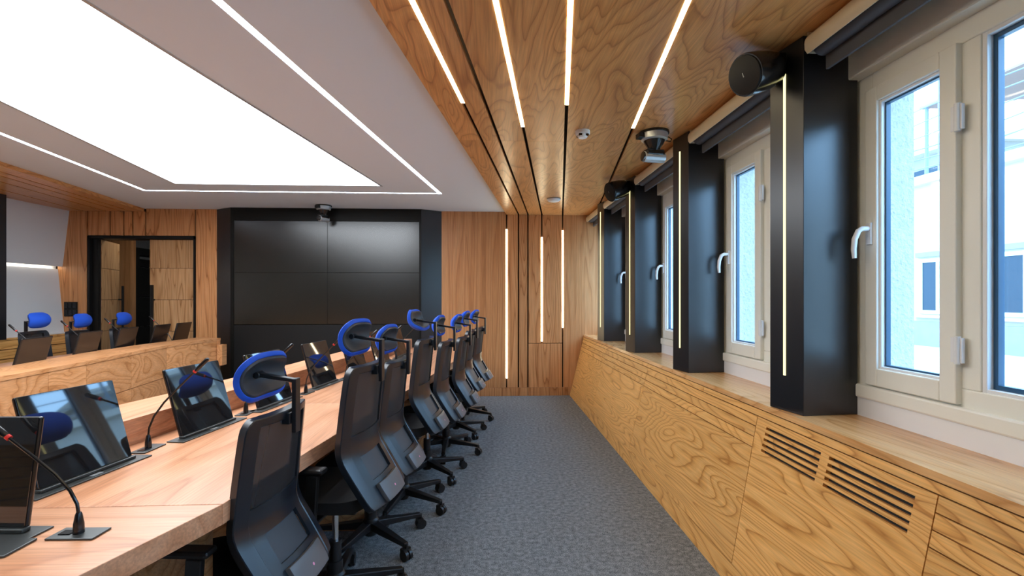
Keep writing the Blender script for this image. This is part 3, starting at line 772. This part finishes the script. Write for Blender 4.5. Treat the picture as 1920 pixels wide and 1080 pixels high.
# ---------------------------------------------------------------- chairs
def lerp_prof(tab, z):
    for (z0, v0), (z1, v1) in zip(tab[:-1], tab[1:]):
        if z <= z1: return v0+(v1-v0)*max(0, (z-z0)/(z1-z0))
    return tab[-1][1]
def smooth_prof(tab, z, r=.035): return sum(lerp_prof(tab, z+r*k/3) for k in range(-3, 4))/7
YE = [(.43,-.276),(.469,-.249),(.676,-.117),(.85,-.134),(1.043,-.157),(1.1,-.163)]
WE = [(.43,.188),(.469,.205),(.60,.212),(.68,.210),(.85,.204),(1.0,.198),(1.05,.190)]
UPPER = []
def back_point(u, z):
    w = smooth_prof(WE, z); ye = smooth_prof(YE, z)
    c = .040 if z > .70 else .040-.012*(.70-z)/.25
    return Vector((u*w, ye-c*(1-abs(u)**2.2), z))
def make_chair():
    r = empty('office_chair')
    # star base
    leg = MB()
    leg.hexa([(-.026,.03,.085),(.026,.03,.085),(.026,.03,.130),(-.026,.03,.130)], [(-.015,.31,.072),(.015,.31,.072),(.015,.31,.094),(-.015,.31,.094)])
    legs = []
    lo_ = leg.build('leg', plastic_dark, r, bevel=.004)
    cs = MB(); cs.tube([(0,.31,.088),(0,.31,.055)], .008, 8)
    for s in (-1, 1): cs.tube([(s*.004,.31,.029),(s*.022,.31,.029)], .029, 18)
    cs.box(-.024, .024, .287, .317, .046, .066)
    ca = cs.build('caster', plastic_dark, lo_, smooth=True)
    for k in range(1, 5):
        l2 = lo_.copy(); C.objects.link(l2); l2.rotation_euler = (0, 0, k*2*math.pi/5); c2 = ca.copy(); C.objects.link(c2); c2.parent = l2
    MB().lathe([(.034,.050),(.045,.075),(.048,.10),(.044,.135),(.034,.145),(.034,.20)], 20).build('hub', plastic_dark, r, smooth=True)
    MB().lathe([(.027,.20),(.027,.29)], 20).build('lift_sleeve', plastic_dark, r, smooth=True)
    MB().lathe([(.015,.19),(.015,.42)], 16).build('gas_lift', chrome, r, smooth=True)
    up = []
    m = MB().box(-.075, .075, -.13, .12, .375, .425); up.append(m.build('tilt_mechanism', plastic_dark, r, bevel=.012))
    m = MB().bar((.05,.02,.40), (.235,.03,.395), .012, .010); m.box(.225, .262, .012, .048, .388, .402); up.append(m.build('lever', plastic_dark, r, bevel=.002))
    # seat
    n = 12; Pn = []
    for i in range(n+1):
        row = []
        for j in range(n+1):
            a, b = 2*i/n-1, 2*j/n-1
            k = 1/max(1e-6, (abs(a)**4+abs(b)**4)**.25)*max(abs(a), abs(b)) if (a or b) else 1
            x, y = a*k*.208, b*k*.235+.035
            e = max(abs(a), abs(b))
            z = .475+.018*(1-e**3)-.02*max(0, (b-.4))**1.5
            row.append(Vector((x, y, z)))
        Pn.append(row)
    cells = [(i, j) for i in range(n) for j in range(n)]
    up.append(MB().sheet(Pn, cells, -.045, .012, False).build('seat', fabric_blk, r, smooth=True))
    # back
    us = [-1,-.95,-.90,-.82,-.74,-.5,-.25,0,.25,.5,.74,.82,.90,.95,1]
    zs = [.452,.458,.47,.49,.51,.53,.55,.57,.60,.63,.65,.68,.70,.72,.75,.80,.85,.90,.96,1.0,1.02,1.035,1.046,1.05]
    nu, nz = len(us), len(zs)
    B = [[None]*nz for _ in range(nu)]
    for i, u in enumerate(us):
        for j, z in enumerate(zs):
            uu = u
            if z > 1.0: uu = u*(1-.35*((z-1.0)/.05)**3*.35)
            if z < .475: uu = u*(1-.25*((.475-z)/.03)**2*.3)
            B[i][j] = back_point(uu, z)
    al = [(i, j) for i in range(nu-1) for j in range(nz-1)]
    def cen(c): return (us[c[0]]+us[c[0]+1])/2, (zs[c[1]]+zs[c[1]+1])/2
    fr = [c for c in al if abs(cen(c)[0]) > .74 or cen(c)[1] > 1.02]
    ms = [c for c in al if c not in set(fr) and cen(c)[1] > .75]
    lo2 = [c for c in al if c not in set(fr) and c not in set(ms)]
    rec = [c for c in lo2 if abs(cen(c)[0]) < .5 and .55 < cen(c)[1] < .65]
    pl = [c for c in lo2 if abs(cen(c)[0]) < .5 and cen(c)[1] < .53]
    sh = [c for c in lo2 if c not in set(rec) and c not in set(pl)]
    up.append(MB().sheet(B, fr, -.006, .030).build('back_frame', plastic, r, bevel=.003, seg=1, smooth=True))
    up.append(MB().sheet(B, ms, .004, .008).build('back_mesh', mesh_cloth, r, smooth=True))
    up.append(MB().sheet(B, sh, -.003, .008).build('lumbar_shell', plastic, r, smooth=True))
    up.append(MB().sheet(B, rec, .010, .016).build('lumbar_pad', shell_grey, r, smooth=True))
    bp = MB().sheet(B, pl, -.022, .004).build('badge_plate', plate_grey, r, bevel=.004, smooth=True); up.append(bp)
    pc = back_point(.0, .50)+Vector((0, -.025, -.004))
    Mx = Matrix.Translation(pc) @ Matrix.Rotation(math.radians(62), 4, 'X')
    MB().lathe([(.0055,0),(.0055,.003)], 10, Mx).build('badge', pink, bp)
    m = MB()
    for s in (-1, 1): m.bar((s*.05,-.10,.395), (s*.05,-.252,.488), .03, .022)
    up.append(m.build('back_bracket', plastic_dark, r, bevel=.003))
    # arms
    for s in (-1, 1):
        m = MB(); m.bar((s*.10,.0,.424), (s*.226,.0,.424), .05, .014); m.bar((s*.226,0,.418), (s*.226,-.015,.632), .024, .05)
        a = m.build('armrest', plastic_dark, r, bevel=.004)
        m = MB().box(s*.212-.030, s*.212+.030, -.06, .19, .632, .656); pd = m.build('arm_pad', plastic_dark, a, bevel=.010)
        up.append(a)
    # headrest: post behind the top rim, arm forward, curved pad
    m = MB(); m.bar((0,-.222,.967), (0,-.222,1.159), .034, .016); m.bar((0,-.224,1.150), (0,-.090,1.170), .026, .014)
    m.box(-.030, .030, -.214, -.180, 1.000, 1.040); m.tube([(-.020,-.086,1.170),(.020,-.086,1.170)], .012, 12)
    up.append(m.build('headrest_arm', plastic, r, bevel=.0025))
    def pad(sx, sz, bulge):
        n1, n2 = 18, 14; G2 = []
        for i in range(n1+1):
            row = []
            for j in range(n2+1):
                a, b = 2*i/n1-1, 2*j/n2-1
                q = (abs(a)**3.4+abs(b)**3.4)**(1/3.4); k = max(abs(a), abs(b))/q if q > 1e-9 else 1
                A, Bz = a*k, b*k
                x, z = A*sx, Bz*sz
                y = .036-.052*(Bz*sz/.076)**2-.030*(A*sx/.125)**2
                row.append(Vector((x, y, z*(1-.12*abs(Bz)))))
            G2.append(row)
        return G2, [(i, j) for i in range(n1) for j in range(n2)]
    hr = empty('headrest', (0, -.103, 1.168), parent=r)
    G2, cl_ = pad(.139, .076, 0)
    mb = MB(); 
    o1 = mb.sheet(G2, cl_, .002, .022).build('cushion', blue, hr, bevel=.010, seg=2, smooth=True)
    G3, cl3 = pad(.136, .073, 0)
    MB().sheet(G3, cl3, -.008, .004).build('headrest_shell', shell_grey, hr, bevel=.003, smooth=True)
    up.append(hr)
    for o in up: o['upper'] = 1
    return r
proto = make_chair()
# grid normals face forward (+y) when the grid runs x then z reversed; make sure by construction
def place_chair(x, y, deg, label, dz=0.0, tilt=0.0, tz=0.0, first=False, base=None, group='office chairs along the right wing'):
    o = proto if first else copy_tree(proto)
    o.location = (x, y, 0); o.rotation_euler = (0, 0, math.radians(deg)); tag(o, label, 'chair', group)
    for ch in o.children:
        if ch.get('upper'):
            ch.location.z += min(dz, .040) if ch.name.startswith('armrest') else dz   # arm pads stay below the tabletop
        if ch.name.startswith('headrest') and not ch.name.startswith('headrest_'): ch.rotation_euler = (math.radians(tilt), 0, math.radians(tz))
        if base and (ch.name.startswith('leg')):
            ch.rotation_euler.z += math.radians(base)
    return o
CH = [(-.907, 1.775, 84.5, 'nearest office chair, its black back largest, blue headrest beside the second monitor', -.037, 2, 0, 20),
      (-.706, 2.26, 81, 'second chair from the camera along the right wing, headrest in front of the fifth monitor', .062, 2, 0, -6),
      (-.675, 2.80, 83, 'third chair from the camera, lower blue headrest level with its neighbours', .006, 2, 0, 3),
      (-.575, 3.29, 83, 'fourth chair from the camera, with a headrest tipped far forward', .088, -34, 0, 14),
      (-.485, 3.85, 83, 'fifth chair from the camera, crescent headrest against the edge of the black surround', .021, 0, 0, -3.5),
      (-.381, 4.41, 82, 'sixth chair from the camera, slim crescent headrest against the timber wall', .009, 4, 0, 26),
      (-.332, 5.01, 81.5, 'seventh chair from the camera, nearly hidden by the sixth', .024, 6, 0, -4.5),
      (-.25, 5.62, 79, 'farthest chair at the end of the right wing', .02, 4, 0, 23)]
for i, (x, y, a, lab, dz, ti, tz, bs) in enumerate(CH):
    place_chair(x, y, a, lab, dz, ti, tz, base=bs)
LC = [(-4.74, 4.80, -82, 'left wing chair at the picture edge, only part of its blue headrest showing', -.03), (-4.70, 5.40, -82, 'left wing chair in front of the leaning white wall', .0),
      (-4.70, 5.95, -82, 'left wing chair in front of the switch plates and door frame', -.03), (-4.60, 6.46, -82, 'left wing chair in front of the open door', -.03)]
for x, y, a, lab, dz in LC: place_chair(x, y, a, lab, dz, 2, 0, group='office chairs along the left wing')
# the prototype itself becomes the chair nobody sees at the table's near side
def drop(o):
    for c in list(o.children): drop(c)
    bpy.data.objects.remove(o)
drop(proto)

t = tag(empty('white_tray', (-5.77, 6.72, .922)), 'small white flat device lying on the timber ledge by the white wall', 'device')
put(MB().box(-5.80, -5.738, 6.60, 6.84, .922, .944).build('tray_body', white_dev, bevel=.004), t)

# ---------------------------------------------------------------- outside
tag(MB().box(1.97, 60, -40, 60, .30, .42).build('roof_terrace', facade), 'pale flat roof outside the windows', 'roof')
nb = tag(empty('neighbouring_building', (9.2, 8, .42)), 'white rendered building opposite the windows with white framed windows', 'building')
def ex(mb, name, mt, parent=nb, **k): return put(mb.build(name, mt, **k), parent)
ex(MB().box(9.0, 16, -10, 14.5, .42, 3.72), 'wall', facade)
ex(MB().box(8.80, 16.1, -10, 14.6, 3.72, 3.90), 'cornice', facade, bevel=.02)
ex(MB().box(8.93, 9.0, -10, 14.5, .42, .92), 'plinth_band', facade_grey)
for y0 in (8.75, 7.55, 5.6, 4.0, 2.4, .8, 10.6, 12.0):
    y1 = y0+.82
    m = MB(); m.box(8.97, 9.04, y0, y0+.07, 1.08, 2.2); m.box(8.97, 9.04, y1-.07, y1, 1.08, 2.2); m.box(8.97, 9.04, y0+.07, y1-.07, 2.13, 2.2); m.box(8.97, 9.04, y0+.07, y1-.07, 1.08, 1.15); m.box(8.975, 9.04, (y0+y1)/2-.035, (y0+y1)/2+.035, 1.15, 2.13)
    w = ex(m, 'window', white_dev)
    q = MB().box(8.985, 9.0, y0+.06, y1-.06, 1.12, 2.16).build('pane', ext_glass); q.parent = w; 
    ex(MB().box(8.90, 9.0, y0-.1, y1+.1, 1.0, 1.05), 'sill', facade); ex(MB().box(8.94, 9.0, y0-.06, y1+.06, 2.24, 2.34), 'shutter_box', facade_grey)
up_ = tag(empty('upper_building', (14, 14, 3.9)), 'grey stepped upper storeys behind the cornice of the white building', 'building')
ex(MB().box(13, 18, 12.2, 18, 3.9, 5.6), 'wall', facade_beige, up_); ex(MB().box(12.6, 18.2, 12.0, 18.2, 5.6, 5.8), 'slab', facade, up_)
ex(MB().box(12.9, 13.0, 13.0, 14.0, 4.5, 5.2), 'window', ext_glass, up_)
sh_ = tag(empty('roof_canopy', (13, 8, 3.9)), 'rusty corrugated canopy on thin posts on the opposite roof', 'canopy')
for i in range(16): ex(MB().hexa([(10.5+.25*i,6.2,6.0+.03*i),(10.73+.25*i,6.2,6.0+.03*i),(10.73+.25*i,11.2,6.0+.03*i),(10.5+.25*i,11.2,6.0+.03*i)], [(10.5+.25*i,6.2,6.05+.03*i),(10.73+.25*i,6.2,6.05+.03*i),(10.73+.25*i,11.2,6.05+.03*i),(10.5+.25*i,11.2,6.05+.03*i)]), 'sheet', rust, sh_)
for x, y in ((10.6, 6.3), (10.6, 8.7), (10.6, 11.1), (14.2, 6.3), (14.2, 11.1)): ex(MB().tube([(x,y,3.9),(x,y,6.05)], .04, 8), 'post', cable_grey, sh_)
ex(MB().bar((10.6,6.3,4.9), (10.6,8.7,6.0), .06, .06), 'brace', facade, sh_); ex(MB().bar((10.6,8.7,4.9), (10.6,6.3,6.0), .06, .06), 'brace', facade, sh_)
am = tag(empty('aerial_mast', (10.2, 10.6, 3.9)), 'thin aerial mast on the opposite roof', 'mast')
ex(MB().tube([(10.2,10.35,3.9),(10.2,10.35,7.6)], .04, 8), 'mast', cable_grey, am); ex(MB().bar((10.2,9.9,6.6), (10.2,10.8,6.6), .03, .03), 'crossbar', cable_grey, am)
CB = ['highest', 'second', 'third', 'fourth', 'fifth', 'lowest']
for i, lab in enumerate(CB):
    z = 5.2-.22*i
    pts = [(8.6+.05*i, 3+1.2*j, z+.05*math.cos(j*1.3+i)-.10*math.sin(math.pi*j/8)) for j in range(9)]
    tag(MB().tube(pts, .012, 6).build('overhead_cable', cable_grey), '%s overhead cable strung in front of the opposite building' % lab, 'cable', 'overhead cables outside')
